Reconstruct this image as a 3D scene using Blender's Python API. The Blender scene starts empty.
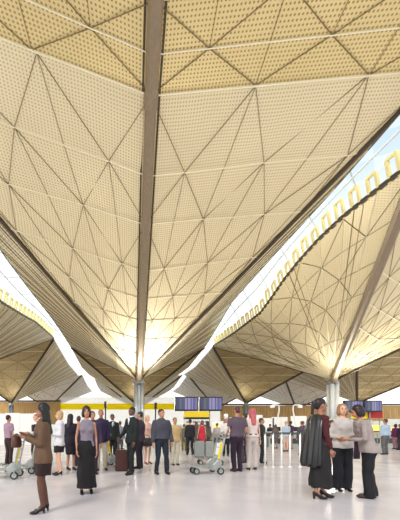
import bpy, bmesh, math, random
from mathutils import Vector, Matrix, Euler
random.seed(7)
C = bpy.context.scene.collection
PI = math.pi
EYE = 1.2; F = 282.0; CX = 125.0; HY = 430.0
def V(*a): return Vector(a)
def at(px, py, d):           # measured point of the place at distance d from the viewpoint
    return V((px-CX)*d/F, d, EYE+(HY-py)*d/F)

# ---------------------------------------------------------------- materials
MATS = {}
def lin(c):
    return tuple(((x/12.92) if x <= .04045 else ((x+.055)/1.055)**2.4) for x in c)
def mat(name, rgb, rough=.6, metal=0, noise=0, nscale=8, emit=None, es=1, spec=.4):
    """rgb in 0..255 sRGB, light mottling by noise"""
    if name in MATS: return MATS[name]
    m = bpy.data.materials.new(name); m.use_nodes = True
    nt = m.node_tree; b = nt.nodes['Principled BSDF']
    c = lin([x/255 for x in rgb])
    b.inputs['Roughness'].default_value = rough
    b.inputs['Metallic'].default_value = metal
    b.inputs['Specular IOR Level'].default_value = spec
    b.inputs['Base Color'].default_value = (*c, 1)
    tc = nt.nodes.new('ShaderNodeTexCoord')
    nz = nt.nodes.new('ShaderNodeTexNoise'); nz.inputs['Scale'].default_value = nscale
    nz.inputs['Detail'].default_value = 4
    nt.links.new(tc.outputs['Object'], nz.inputs['Vector'])
    mx = nt.nodes.new('ShaderNodeMix'); mx.data_type = 'RGBA'
    k = noise if noise else .08
    mx.inputs[6].default_value = (*[x*(1-k) for x in c], 1)
    mx.inputs[7].default_value = (*[min(1, x*(1+k)) for x in c], 1)
    nt.links.new(nz.outputs['Fac'], mx.inputs[0])
    nt.links.new(mx.outputs[2], b.inputs['Base Color'])
    if emit:
        b.inputs['Emission Color'].default_value = (*lin([x/255 for x in emit]), 1)
        b.inputs['Emission Strength'].default_value = es
    MATS[name] = m
    return m

def panel_mat(name, rgb, hole, spacing=.12, stripes=False, metal=.0, rough=.5):
    m = bpy.data.materials.new(name); m.use_nodes = True
    nt = m.node_tree; N = nt.nodes.new; L = nt.links.new
    b = nt.nodes['Principled BSDF']
    b.inputs['Roughness'].default_value = rough; b.inputs['Metallic'].default_value = metal
    uv = N('ShaderNodeUVMap')
    mp = N('ShaderNodeMapping'); mp.inputs['Scale'].default_value = (1/spacing, 1/spacing, 1)
    L(uv.outputs[0], mp.inputs[0])
    fr = N('ShaderNodeVectorMath'); fr.operation = 'FRACTION'; L(mp.outputs[0], fr.inputs[0])
    sb = N('ShaderNodeVectorMath'); sb.operation = 'SUBTRACT'; L(fr.outputs[0], sb.inputs[0]); sb.inputs[1].default_value = (.5, .5, 0)
    ln = N('ShaderNodeVectorMath'); ln.operation = 'LENGTH'; L(sb.outputs[0], ln.inputs[0])
    lt = N('ShaderNodeMath'); lt.operation = 'LESS_THAN'; L(ln.outputs['Value'], lt.inputs[0]); lt.inputs[1].default_value = .24
    tc = N('ShaderNodeTexCoord')
    nz = N('ShaderNodeTexNoise'); nz.inputs['Scale'].default_value = .35; nz.inputs['Detail'].default_value = 5
    L(tc.outputs['Object'], nz.inputs['Vector'])
    c = lin([x/255 for x in rgb]); h = lin([x/255 for x in hole])
    mx0 = N('ShaderNodeMix'); mx0.data_type = 'RGBA'
    mx0.inputs[6].default_value = (*[x*.88 for x in c], 1); mx0.inputs[7].default_value = (*[min(1, x*1.1) for x in c], 1)
    L(nz.outputs['Fac'], mx0.inputs[0])
    mx = N('ShaderNodeMix'); mx.data_type = 'RGBA'
    L(lt.outputs[0], mx.inputs[0]); L(mx0.outputs[2], mx.inputs[6]); mx.inputs[7].default_value = (*h, 1)
    L(mx.outputs[2], b.inputs['Base Color'])
    MATS[name] = m
    return m

GOLD = panel_mat('gold_perforated_panel', (246, 232, 192), (200, 180, 124), .10, metal=.25, rough=.42)
GOLD2 = panel_mat('gold_outer_panel', (236, 216, 158), (160, 138, 80), .11, metal=.25, rough=.42)
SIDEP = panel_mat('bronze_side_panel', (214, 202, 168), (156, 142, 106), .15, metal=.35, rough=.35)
NEARD = panel_mat('shaded_far_panel', (192, 170, 120), (136, 116, 76), .2, metal=.3)  # shade on the second row's near faces is put into this colour
WASH = panel_mat('hazed_far_canopy_panel', (250, 246, 234), (226, 220, 200), .2)  # haze over the third row painted in as a whiter panel colour
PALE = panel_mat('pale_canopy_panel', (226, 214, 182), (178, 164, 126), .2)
JW = mat('white_joint', (246, 238, 206), .5)
JD = mat('dark_joint', (128, 110, 70), .6)
BEAM = mat('brown_ridge_beam', (150, 134, 112), .35, .3, noise=.2)
EDGE = mat('dark_edge_trim', (74, 62, 44), .5)
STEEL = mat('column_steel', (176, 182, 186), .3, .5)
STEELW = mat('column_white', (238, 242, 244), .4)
FINY = mat('cream_fin', (250, 234, 170), .6)
FINW = mat('white_frame', (236, 240, 240), .5)
YEL = mat('yellow_sign', (250, 216, 30), .5)
WHITE = mat('white_panel', (244, 244, 240), .5)
BLACK = mat('black_plastic', (26, 26, 28), .4)
RED = mat('red_sign', (190, 30, 36), .5)
GREY = mat('grey_metal', (150, 152, 148), .4, .4)
CART = mat('cart_metal', (158, 162, 158), .35, .3)

# ---------------------------------------------------------------- helpers
def link(name, bm, m, parent=None, smooth=False):
    me = bpy.data.meshes.new(name)
    bmesh.ops.recalc_face_normals(bm, faces=bm.faces)
    bm.to_mesh(me); bm.free()
    if isinstance(m, (list, tuple)):
        for k in m: me.materials.append(k)
    else: me.materials.append(m)
    if smooth:
        for p in me.polygons: p.use_smooth = True
    o = bpy.data.objects.new(name, me); C.objects.link(o)
    if parent:
        o.parent = parent
    return o
def empty(name, loc=(0, 0, 0), rz=0):
    o = bpy.data.objects.new(name, None); C.objects.link(o)
    o.location = loc; o.rotation_euler = (0, 0, rz); o.empty_display_size = .1
    return o
def tag(o, label=None, cat=None, group=None, kind=None):
    if label: o['label'] = label
    if cat: o['category'] = cat
    if group: o['group'] = group
    if kind: o['kind'] = kind
    return o
def box(bm, c, s, rot=None, mi=0):
    c = V(*c); v = []
    for i in (-1, 1):
        for j in (-1, 1):
            for k in (-1, 1):
                p = V(i*s[0]/2, j*s[1]/2, k*s[2]/2)
                if rot is not None: p = rot @ p
                v.append(bm.verts.new(c+p))
    for f in ((0,1,3,2),(4,6,7,5),(0,4,5,1),(2,3,7,6),(0,2,6,4),(1,5,7,3)):
        bm.faces.new([v[q] for q in f]).material_index = mi
def frame_of(d, hint=None):
    d = d.normalized()
    h = hint or (V(0, 0, 1) if abs(d.z) < .9 else V(0, 1, 0))
    x = d.cross(h).normalized(); y = x.cross(d).normalized()
    return x, y
def tube(bm, a, b, r0, r1=None, n=8, mi=0, caps=True, flat=1, hint=None):
    a = V(*a); b = V(*b); r1 = r0 if r1 is None else r1
    x, y = frame_of(b-a, hint)
    A, B = [], []
    for i in range(n):
        t = 2*PI*(i+.5)/n
        o = x*math.cos(t)+y*math.sin(t)*flat
        A.append(bm.verts.new(a+o*r0)); B.append(bm.verts.new(b+o*r1))
    for i in range(n):
        j = (i+1) % n
        bm.faces.new((A[i], A[j], B[j], B[i])).material_index = mi
    if caps:
        bm.faces.new(A).material_index = mi; bm.faces.new(B[::-1]).material_index = mi
def path(bm, pts, r, n=6, mi=0):
    for a, b in zip(pts, pts[1:]): tube(bm, a, b, r, n=n, mi=mi)
def ell(bm, c, r, rot=None, seg=14, ring=9, mi=0):
    c = V(*c)
    if not isinstance(r, (tuple, list)): r = (r, r, r)
    M = []
    top = bm.verts.new; rr = []
    def P(x, y, z):
        p = V(x*r[0], y*r[1], z*r[2])
        return c+(rot @ p if rot is not None else p)
    for i in range(1, ring):
        ph = PI*i/ring
        rr.append([top(P(math.sin(ph)*math.cos(2*PI*j/seg), math.sin(ph)*math.sin(2*PI*j/seg), math.cos(ph))) for j in range(seg)])
    a = top(P(0, 0, 1)); b = top(P(0, 0, -1))
    for j in range(seg):
        k = (j+1) % seg
        bm.faces.new((a, rr[0][j], rr[0][k])).material_index = mi
        bm.faces.new((b, rr[-1][k], rr[-1][j])).material_index = mi
        for i in range(len(rr)-1):
            bm.faces.new((rr[i][j], rr[i+1][j], rr[i+1][k], rr[i][k])).material_index = mi
def loft(bm, rings, n=18, mi=0, pw=2.0):
    """rings: (centre, rx, ry, yaw)"""
    R = []
    for (c, rx, ry, yaw) in rings:
        c = V(*c); L = []
        for j in range(n):
            t = 2*PI*j/n; ct, st = math.cos(t), math.sin(t)
            x = rx*math.copysign(abs(ct)**(2/pw), ct); y = ry*math.copysign(abs(st)**(2/pw), st)
            L.append(bm.verts.new(c+V(x*math.cos(yaw)-y*math.sin(yaw), x*math.sin(yaw)+y*math.cos(yaw), 0)))
        R.append(L)
    for a, b in zip(R, R[1:]):
        for j in range(n):
            k = (j+1) % n
            bm.faces.new((a[j], a[k], b[k], b[j])).material_index = mi
    bm.faces.new(R[0][::-1]).material_index = mi; bm.faces.new(R[-1]).material_index = mi
def interp(tab, x):
    for (a, b), (c, d) in zip(tab, tab[1:]):
        if x <= c: return b+(d-b)*(x-a)/(c-a)
    (a, b), (c, d) = tab[-2:]
    return d+(d-b)*(x-c)/(c-a)

# ---------------------------------------------------------------- ceiling canopies
def surf(rows, uvf, thick=.25):
    """grid of points -> folded sheet with a little thickness above"""
    bm = bmesh.new(); uvl = bm.loops.layers.uv.new('UVMap')
    G = [[bm.verts.new(p) for p in r] for r in rows]
    U = {}
    for i, r in enumerate(G):
        for j, v in enumerate(r): U[v] = uvf(i, j, v.co)
    def f(vs):
        q = []
        for v in vs:
            if not any((v.co-w.co).length < 1e-5 for w in q): q.append(v)
        if len(q) < 3: return
        try: fc = bm.faces.new(q)
        except ValueError: return
        for l in fc.loops: l[uvl].uv = U[l.vert]
    for i in range(len(G)-1):
        for j in range(len(G[i])-1):
            a, b, c, d = G[i][j], G[i][j+1], G[i+1][j+1], G[i+1][j]
            if (i+j) % 2: f((a, b, c)); f((a, c, d))
            else: f((a, b, d)); f((b, c, d))
    return bm
def seams(bm, pts, r, drop=.02):
    for a, b in zip(pts, pts[1:]):
        if (a-b).length > .01: tube(bm, a-V(0, 0, drop), b-V(0, 0, drop), r, n=4, caps=False)
def face(parent, name, T, Rt, levels, m, us=(0, .19, .385, .575, .77, .95), wr=.022, dr=.0125, lattice=True, width=9, length=17.7, white=True, rnd=.05, outer=False):
    """folded panelled face between line T(t) and line Rt(t)"""
    lv = sorted(levels)
    def P(t, u): return T(t).lerp(Rt(t), u)
    rows = []
    uu = list(us)+([1.0] if us[-1] < 1 else [])
    for i, t in enumerate(lv):
        row = []
        for j, u in enumerate(uu):
            p = P(t, u)
            if 0 < j < len(uu)-1 and (i+j) % 2 == 0: p = p+V(0, 0, random.uniform(-rnd, rnd)*max(.2, t))
            row.append(p)
        rows.append(row)
    o = link(name, surf(rows, lambda i, j, co: (uu[j]*width*(1 if outer else max(lv[i], .05)), lv[i]*length)), m, parent)
    if white:
        bm = bmesh.new()
        for row in rows[1:]: seams(bm, row, wr)
        link('white_joint', bm, JW, parent)
    if lattice:
        bm = bmesh.new(); n = len(uu)
        for i in range(len(rows)-1):
            for j in range(n):
                if (i+j) % 2 == 0:
                    for k in (j-1, j+1):
                        if 0 <= k < n: seams(bm, [rows[i][j], rows[i+1][k]], dr)
                    if i+2 < len(rows) : seams(bm, [rows[i][j], rows[i+1][j], rows[i+2][j]], dr*.8)
        link('dark_joint', bm, JD, parent)
    return rows
def fan(parent, name, N, rim, m, mid=3, nseam=None, bulge=0, wr=.03, lattice=False, white=True):
    """fan shaped side face from node N to the rim points"""
    K = 8
    rows = []
    for k in range(K+1):
        s = k/K
        row = []
        for p in rim:
            q = N.lerp(p, s); q = q+V(0, 0, -bulge*math.sin(PI*s))
            row.append(q)
        rows.append(row)
    link(name, surf(rows, lambda i, j, co: (j*1.1*max(.1, i/K), i*1.6)), m, parent)
    if white:
        bm = bmesh.new()
        for j in range(1, len(rim)-1): seams(bm, [r[j] for r in rows], wr)
        link('white_joint', bm, JW, parent)
        bm = bmesh.new()
        for j in range(0, len(rim)-1, 3 if lattice else 1):
            a, b = [r[j] for r in rows], [r[j+1] for r in rows]
            seams(bm, [p.lerp(q, .35) for p, q in zip(a, b)][2:], .018); seams(bm, [p.lerp(q, .65) for p, q in zip(a, b)][4:], .012)
        link('dark_joint', bm, JD, parent)
    if lattice:
        bm = bmesh.new()
        for i in range(2, K):
            for j in range(0, len(rim)-1):
                if (i+j) % 2 == 0:
                    for kk in (j-1, j+1):
                        if 0 <= kk < len(rim): seams(bm, [rows[i][j], rows[i+1][kk]], .015)
        for i in (3, 5, 6, 7):
            seams(bm, rows[i], .012)
        link('dark_joint', bm, JD, parent)
    return rows
def dens(rim, n):
    L = [0]
    for a, b in zip(rim, rim[1:]): L.append(L[-1]+(b-a).length)
    out = []
    for k in range(n+1):
        x = L[-1]*k/n
        for i in range(len(L)-1):
            if x <= L[i+1]+1e-6:
                out.append(rim[i].lerp(rim[i+1], (x-L[i])/(L[i+1]-L[i]))); break
    return out
def up(pts): return [V(p[0], p[1], p[2]+EYE) for p in pts]
def rimtrim(parent, pts, w=.35, m=None):
    bm = bmesh.new()
    for a, b in zip(pts, pts[1:]):
        d = (b-a); L = d.length
        x, y = frame_of(d)
        mid = (a+b)/2+V(0, 0, .15)
        tube(bm, a+V(0, 0, .12), b+V(0, 0, .12), .13, n=4)
    link('rim_trim', bm, m or EDGE, parent)

# --- shapes measured for the near row (relative to eye height)
NEAR = []
def near_canopy(dx, label, tube_left, rimL, rimR, NR=None, beam_mid=True):
    N = V(1.3+dx, 26.2, 4.64+EYE)
    root = empty('ceiling'); tag(root, label, kind='structure')
    Lend = lambda s: N+V(-8.0, -15.4, 5.69)*s
    Rend = lambda s: N+V(8.62, -16.5, 6.81)*s
    Tm = lambda s: N+V(-.36, -16.05, 7.42)*s
    tl = [(0, 0), (.1, .16), (.199, .308), (.3, .45), (.403, .577), (.506, .713), (.616, .846), (.757, .986), (.867, 1.13), (1, 1.254)]
    tr = [(0, 0), (.515, .558), (.627, .69), (.757, .80), (.867, .917), (1, 1.036)]
    lev = [0, .06, .12, .199, .3, .403, .506, .616, .757, .867, 1]
    # left and right half of the face towards the viewer
    face(root, 'left_face', Tm, lambda t: Lend(interp(tl, t)), lev, GOLD)
    face(root, 'right_face', Tm, lambda t: Rend(interp(tr, t)), lev, GOLD)
    # outer bay nearer the viewer, almost level
    E0 = Tm(1); L0 = Lend(1.254); R0 = Rend(1.036)
    outer = [(0, V(0, 0, 0)), (.5, V(-.04, -1.05, .07)), (1, V(-.09, -2.15, .14)), (1.5, V(-.1, -3.2, .2))]
    lv = [0, .5, 1, 1.5]
    off = {a: b for a, b in outer}
    face(root, 'left_outer_face', lambda t: E0+off[t], lambda t: L0+off[t], lv, GOLD2, rnd=.03, outer=True, length=2.2, us=(0, .2, .4, .6, .8))
    face(root, 'right_outer_face', lambda t: E0+off[t], lambda t: R0+off[t], lv, GOLD2, rnd=.03, outer=True, length=2.2, us=(0, .19, .385, .575, .77, .95))
    bm = bmesh.new(); seams(bm, [L0, E0, R0], .032, .03); link('cross_joint', bm, JW, root)
    if beam_mid:
        bm = bmesh.new()
        tube(bm, Tm(.0)-V(0, 0, .3), Tm(1)-V(0, 0, .1), .26, .22, n=10)
        tube(bm, Tm(1)-V(0, 0, .1), E0+off[1.5]-V(0, 0, .1), .24, n=10)
        tube(bm, Tm(.985)-V(0, 0, .1), Tm(1.01)-V(0, 0, .1), .27, n=10)
        o = link('ridge_beam', bm, BEAM, root)
        bm = bmesh.new()
        for s in (-1, 1):
            tube(bm, Tm(.0)+V(s*.3, 0, -.15), Tm(1)+V(s*.3, 0, 0), .05, n=4)
            tube(bm, Tm(1)+V(s*.3, 0, 0), E0+off[1.5]+V(s*.3, 0, 0), .05, n=4)
        link('shadow_gap_trim', bm, EDGE, root)
    # arms
    bm = bmesh.new()
    if tube_left: tube(bm, N-V(0, 0, .3), Lend(1.254)-V(0, 0, .1), .24, n=10)
    else: tube(bm, N-V(0, 0, .1), Lend(1.254), .09, n=6)
    link('left_arm', bm, BEAM if tube_left else EDGE, root)
    bm = bmesh.new(); tube(bm, N-V(0, 0, .1), Rend(1.036), .1, n=6)
    link('right_arm', bm, EDGE, root)
    # sides
    rl = up(rimL); rr = up(rimR)
    rl.append(Lend(1.0)); rr.append(Rend(1.0))
    rl2 = dens(rl, 14); rr2 = dens(rr, 14)
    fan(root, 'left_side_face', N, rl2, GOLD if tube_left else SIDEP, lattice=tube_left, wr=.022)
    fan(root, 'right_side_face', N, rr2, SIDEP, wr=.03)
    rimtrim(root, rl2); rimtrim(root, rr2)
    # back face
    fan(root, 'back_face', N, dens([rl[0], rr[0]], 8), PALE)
    bm = bmesh.new()
    tube(bm, N, rl[0], .06, n=4); tube(bm, N, rr[0], .06, n=4); link('back_crease', bm, EDGE, root)
    return root, N, rl2, rr2

rimL_main = [(-6.7, 35.25, 10.3), (-6.7, 31, 10.4), (-6.7, 25.9, 10.3), (-6.7, 20, 9.9), (-6.7, 15.1, 9.7)]
rimR_main = [(9.92, 35.25, 10.3), (9.92, 30.4, 11.1), (9.92, 26.6, 11.9), (9.92, 19.3, 11.7), (9.92, 13.6, 11.45)]
rimL_right = [(11.05, 35.25, 10.4), (11.05, 29, 9.7), (11.05, 23, 9.4), (11.05, 20.8, 9.9), (11.05, 18.9, 10.5), (11.05, 15.2, 10.8), (11.1, 13.5, 10.6)]
rimR_left = [(-8.95, 35.25, 11.4), (-8.9, 28, 10.6), (-8.9, 24.8, 9.9), (-8.9, 20, 9.0), (-8.9, 16, 8.7)]
def shift(r, dx): return [(a+dx, b, c) for a, b, c in r]
mainC = near_canopy(0, 'golden perforated canopy panels fanning up from the central column with a brown ridge beam', False, rimL_main, rimR_main)
rightC = near_canopy(18.0, 'golden canopy on the right rising from the column behind the three women', True, rimL_right, shift(rimR_main, 18), beam_mid=False)
leftC = near_canopy(-18.0, 'canopy at the left edge below the left skylight', False, shift(rimL_main, -18), rimR_left)
nearN = [mainC[1], rightC[1], leftC[1]]

# further rows
def far_canopy(nx, y0, zc, x0, x1, ya, yb, za, zb, label, dark=True):
    N = V(nx, y0, zc+EYE)
    a0, a1 = V(x0, ya, za+EYE), V(x1, ya, za+EYE); b0, b1 = V(x0, yb, zb+EYE), V(x1, yb, zb+EYE)
    m0, m1 = V(x0, y0, (za+zb)/2+EYE-.5), V(x1, y0, (za+zb)/2+EYE-.5)
    root = empty('ceiling'); tag(root, label, kind='structure')
    T = lambda t: N.lerp(a0, t); R = lambda t: N.lerp(a1, t)
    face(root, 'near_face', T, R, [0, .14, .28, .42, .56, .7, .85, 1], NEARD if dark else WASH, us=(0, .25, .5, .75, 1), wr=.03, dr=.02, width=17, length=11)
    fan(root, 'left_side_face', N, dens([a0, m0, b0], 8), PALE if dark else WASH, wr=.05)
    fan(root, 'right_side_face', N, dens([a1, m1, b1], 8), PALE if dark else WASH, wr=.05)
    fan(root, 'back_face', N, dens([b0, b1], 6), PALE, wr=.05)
    bm = bmesh.new(); tube(bm, N, a0, .16, n=5); link('left_arm', bm, EDGE, root)
    bm = bmesh.new(); tube(bm, N, a1, .16, n=5); link('right_arm', bm, EDGE, root)
    rimtrim(root, [a0, m0, b0], m=FINW); rimtrim(root, [a1, m1, b1], m=FINW)
    return N
farN = []
bays = [(-17.8, -25.0, -8.95, 11.3, 'left'), (1.55, -6.7, 9.92, 10.3, 'central'), (18.9, 11.05, 27.9, 10.35, 'right'), (36.3, 29.0, 46, 10.35, 'far right')]
for nx, x0, x1, za, w in bays:
    farN.append(far_canopy(nx, 44.1, 4.2, x0, x1, 35.3, 52.9, za, 10.3, 'shade-coloured triangular canopy of the second row, %s bay' % w))
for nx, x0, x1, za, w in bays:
    far_canopy(nx+1, 61.5, 4.6, x0+.8, x1+.8, 53.0, 70, 10.3, 9.5, 'haze-whitened canopy of the third row, %s bay' % w, dark=False)

# ---------------------------------------------------------------- skylights
GL = bpy.data.materials.new('skylight_glass'); GL.use_nodes = True
nt = GL.node_tree; nt.nodes.clear()
out = nt.nodes.new('ShaderNodeOutputMaterial'); tr = nt.nodes.new('ShaderNodeBsdfTransparent'); tl_ = nt.nodes.new('ShaderNodeBsdfTranslucent')
tr.inputs[0].default_value = (.93, .97, 1, 1); tl_.inputs[0].default_value = (.9, .93, .96, 1)
ms = nt.nodes.new('ShaderNodeMixShader'); ck = nt.nodes.new('ShaderNodeTexChecker'); tc = nt.nodes.new('ShaderNodeTexCoord'); mp = nt.nodes.new('ShaderNodeMapping')
mp.inputs['Rotation'].default_value = (0, 0, .785); ck.inputs['Scale'].default_value = 1.0
ck.inputs[1].default_value = (.35, .35, .35, 1); ck.inputs[2].default_value = (.08, .08, .08, 1)
nt.links.new(tc.outputs['Object'], mp.inputs[0]); nt.links.new(mp.outputs[0], ck.inputs[0]); nt.links.new(ck.outputs[0], ms.inputs[0])
nt.links.new(tr.outputs[0], ms.inputs[1]); nt.links.new(tl_.outputs[0], ms.inputs[2]); nt.links.new(ms.outputs[0], out.inputs[0])
def skylight(idx, ra, rb, lab, side, n=30):
    """glazed strip over the slot between two rims, with fins standing on rim rb"""
    root = empty('window_%d' % idx); tag(root, lab, kind='structure')
    bm = bmesh.new()
    A = [p+V(0, 0, .35) for p in ra]; B = [p+V(0, 0, .95) for p in rb]
    va = [bm.verts.new(p) for p in A]; vb = [bm.verts.new(p) for p in B]
    for i in range(len(va)-1): bm.faces.new((va[i], va[i+1], vb[i+1], vb[i]))
    link('glass_pane', bm, GL, root)
    bm = bmesh.new()
    for i in range(len(A)):
        if i % 3 == 0: tube(bm, A[i], B[i], .04, n=4)
    seams(bm, [a.lerp(b, .5) for a, b in zip(A, B)], .05)
    link('glazing_bar', bm, FINW, root)
    pts = rb
    for k in range(1, len(pts)-1):
        p = pts[k]; dv = (pts[k+1]-pts[k-1]).normalized(); rr = random.Random(k)
        w = .21; h = .85+rr.uniform(-.05, .15); up_ = V(side*.18, 0, 1)
        bm = bmesh.new()
        # open frame: two uprights and a head piece, standing on the rim and leaning over the slot
        for q in (-1, 1): tube(bm, p+dv*w*q, p+dv*w*q+up_*h, .085, n=4)
        tube(bm, p-dv*w+up_*h, p+dv*w+up_*h, .085, n=4)
        link('fin', bm, FINY, root)
ra = dens(mainC[3][:], 27); rb = dens(rightC[2][:], 27)
skylight(1, ra, rb, 'long white skylight strip between central and right canopy', -1)
skylight(2, dens(mainC[2], 27), dens(leftC[3], 27), 'long skylight strip between left canopy and central canopy', 1)

# ---------------------------------------------------------------- columns
def column(N, w, label, bright=False):
    root = empty('column', (N.x, N.y, 0)); tag(root, label, 'column', 'columns carrying the roof canopies')
    h = N.z-.25
    bm = bmesh.new()
    for k in range(4):
        a = PI/4+k*PI/2
        tube(bm, (w*.3*math.cos(a), w*.3*math.sin(a), .25), (w*.3*math.cos(a), w*.3*math.sin(a), h), w*.17, n=12)
    link('shaft', bm, STEELW if bright else STEEL, root, True)
    bm = bmesh.new(); box(bm, (0, 0, h/2+.1), (w*.34, w*.34, h-.35)); link('core', bm, STEELW, root)
    bm = bmesh.new(); tube(bm, (0, 0, 0), (0, 0, .25), w*.62, n=20); link('base', bm, STEEL, root)
    bm = bmesh.new(); tube(bm, (0, 0, h-.15), (0, 0, h+.3), w*.5, w*.32, n=16); link('capital', bm, STEEL, root)
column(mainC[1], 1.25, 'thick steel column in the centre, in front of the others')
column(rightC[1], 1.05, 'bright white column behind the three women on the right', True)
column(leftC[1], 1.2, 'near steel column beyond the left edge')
for N, w in zip(farN, ('left', 'central', 'right', 'far right')):
    column(N, .9, 'slender distant column in the second row, %s bay' % w)

# ---------------------------------------------------------------- floor
def floor_mat():
    m = bpy.data.materials.new('polished_floor'); m.use_nodes = True
    nt = m.node_tree; N = nt.nodes.new; L = nt.links.new; b = nt.nodes['Principled BSDF']
    tc = N('ShaderNodeTexCoord')
    br = N('ShaderNodeTexBrick'); br.offset = 0; br.inputs['Scale'].default_value = 1; br.inputs['Brick Width'].default_value = 4.8; br.inputs['Row Height'].default_value = 1.2
    br.inputs['Mortar Size'].default_value = .012
    br.inputs['Color1'].default_value = (*lin((.87, .838, .848)), 1); br.inputs['Color2'].default_value = (*lin((.89, .858, .868)), 1); br.inputs['Mortar'].default_value = (*lin((.86, .84, .83)), 1)
    L(tc.outputs['Object'], br.inputs['Vector'])
    nz = N('ShaderNodeTexNoise'); nz.inputs['Scale'].default_value = 1.2; nz.inputs['Detail'].default_value = 8; L(tc.outputs['Object'], nz.inputs['Vector'])
    mx = N('ShaderNodeMix'); mx.data_type = 'RGBA'; mx.blend_type = 'MULTIPLY'; mx.inputs[0].default_value = .25
    L(br.outputs[0], mx.inputs[6]); L(nz.outputs['Fac'], mx.inputs[7]); L(mx.outputs[2], b.inputs['Base Color'])
    mr = N('ShaderNodeMapRange'); mr.inputs[3].default_value = .12; mr.inputs[4].default_value = .32; L(nz.outputs['Fac'], mr.inputs[0]); L(mr.outputs[0], b.inputs['Roughness'])
    b.inputs['Specular IOR Level'].default_value = .5
    return m
bm = bmesh.new(); box(bm, (10, 30, -.15), (220, 150, .3)); tag(link('floor', bm, floor_mat()), 'glossy pale grey stone floor', kind='structure')

# ---------------------------------------------------------------- back wall
def wood_mat():
    m = bpy.data.materials.new('oak_slat_wall'); m.use_nodes = True
    nt = m.node_tree; N = nt.nodes.new; L = nt.links.new; b = nt.nodes['Principled BSDF']
    tc = N('ShaderNodeTexCoord'); mp = N('ShaderNodeMapping'); mp.inputs['Scale'].default_value = (6, 1, .25); L(tc.outputs['Object'], mp.inputs[0])
    nz = N('ShaderNodeTexNoise'); nz.inputs['Scale'].default_value = 1.5; L(mp.outputs[0], nz.inputs['Vector'])
    cr = N('ShaderNodeValToRGB'); cr.color_ramp.elements[0].position = .3; cr.color_ramp.elements[1].position = .7
    cr.color_ramp.elements[0].color = (*lin((.66, .50, .28)), 1); cr.color_ramp.elements[1].color = (*lin((.86, .72, .46)), 1)
    L(nz.outputs['Fac'], cr.inputs[0]); L(cr.outputs[0], b.inputs['Base Color']); b.inputs['Roughness'].default_value = .6
    return m
WOOD = wood_mat()
def wall(name, px0, px1, ytop, d, m, label, t=.4, z0=0):
    a = at(px0, ytop, d); b = at(px1, ytop, d)
    bm = bmesh.new(); box(bm, ((a.x+b.x)/2, d+t/2, (a.z+z0)/2), (b.x-a.x, t, a.z-z0))
    return tag(link(name, bm, m), label, kind='structure')
wall('wall_back_left', -90, 60, 402, 50, WOOD, 'wood clad wall at the back left')
wall('wall_back_right', 221, 620, 405.5, 50, WOOD, 'wood clad wall at the back right')
def glow(name, rgb, clear):
    m = bpy.data.materials.new(name); m.use_nodes = True; nt = m.node_tree; nt.nodes.clear()
    o = nt.nodes.new('ShaderNodeOutputMaterial'); a = nt.nodes.new('ShaderNodeBsdfTransparent'); b = nt.nodes.new('ShaderNodeBsdfTranslucent'); x = nt.nodes.new('ShaderNodeMixShader')
    c = (*lin([v/255 for v in rgb]), 1); a.inputs[0].default_value = c; b.inputs[0].default_value = c; x.inputs[0].default_value = 1-clear
    nt.links.new(a.outputs[0], x.inputs[1]); nt.links.new(b.outputs[0], x.inputs[2]); nt.links.new(x.outputs[0], o.inputs[0]); return m
GLW = glow('translucent_back_wall', (250, 250, 248), .6); GLY = glow('translucent_yellow_band', (255, 240, 90), .6)  # back wall and yellow band made translucent so the sky behind brightens them
wall('window_3', 60, 221, 397, 50.2, GLW, 'white back wall made translucent to look bright, with a yellow band', t=.04)
wb = at(60, 404, 50)
a, b = at(60, 403.5, 50), at(221, 409.5, 50)
bm = bmesh.new(); box(bm, ((a.x+b.x)/2, 50.1, (a.z+b.z)/2), (b.x-a.x, .03, a.z-b.z))
tag(link('trim_1', bm, GLY), 'yellow band running along the white back wall', kind='structure')
for k, (p0, p1, yt) in enumerate(((-90, 60.5, 401.5), (220.5, 620, 405))):
    a, b = at(p0, yt, 49.9), at(p1, yt, 49.9)
    bm = bmesh.new(); box(bm, ((a.x+b.x)/2, 50.1, a.z+.1), (b.x-a.x, .7, .22)); tag(link('trim_%d' % (k+2), bm, EDGE), 'dark capping on the wood clad wall', kind='structure')

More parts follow.
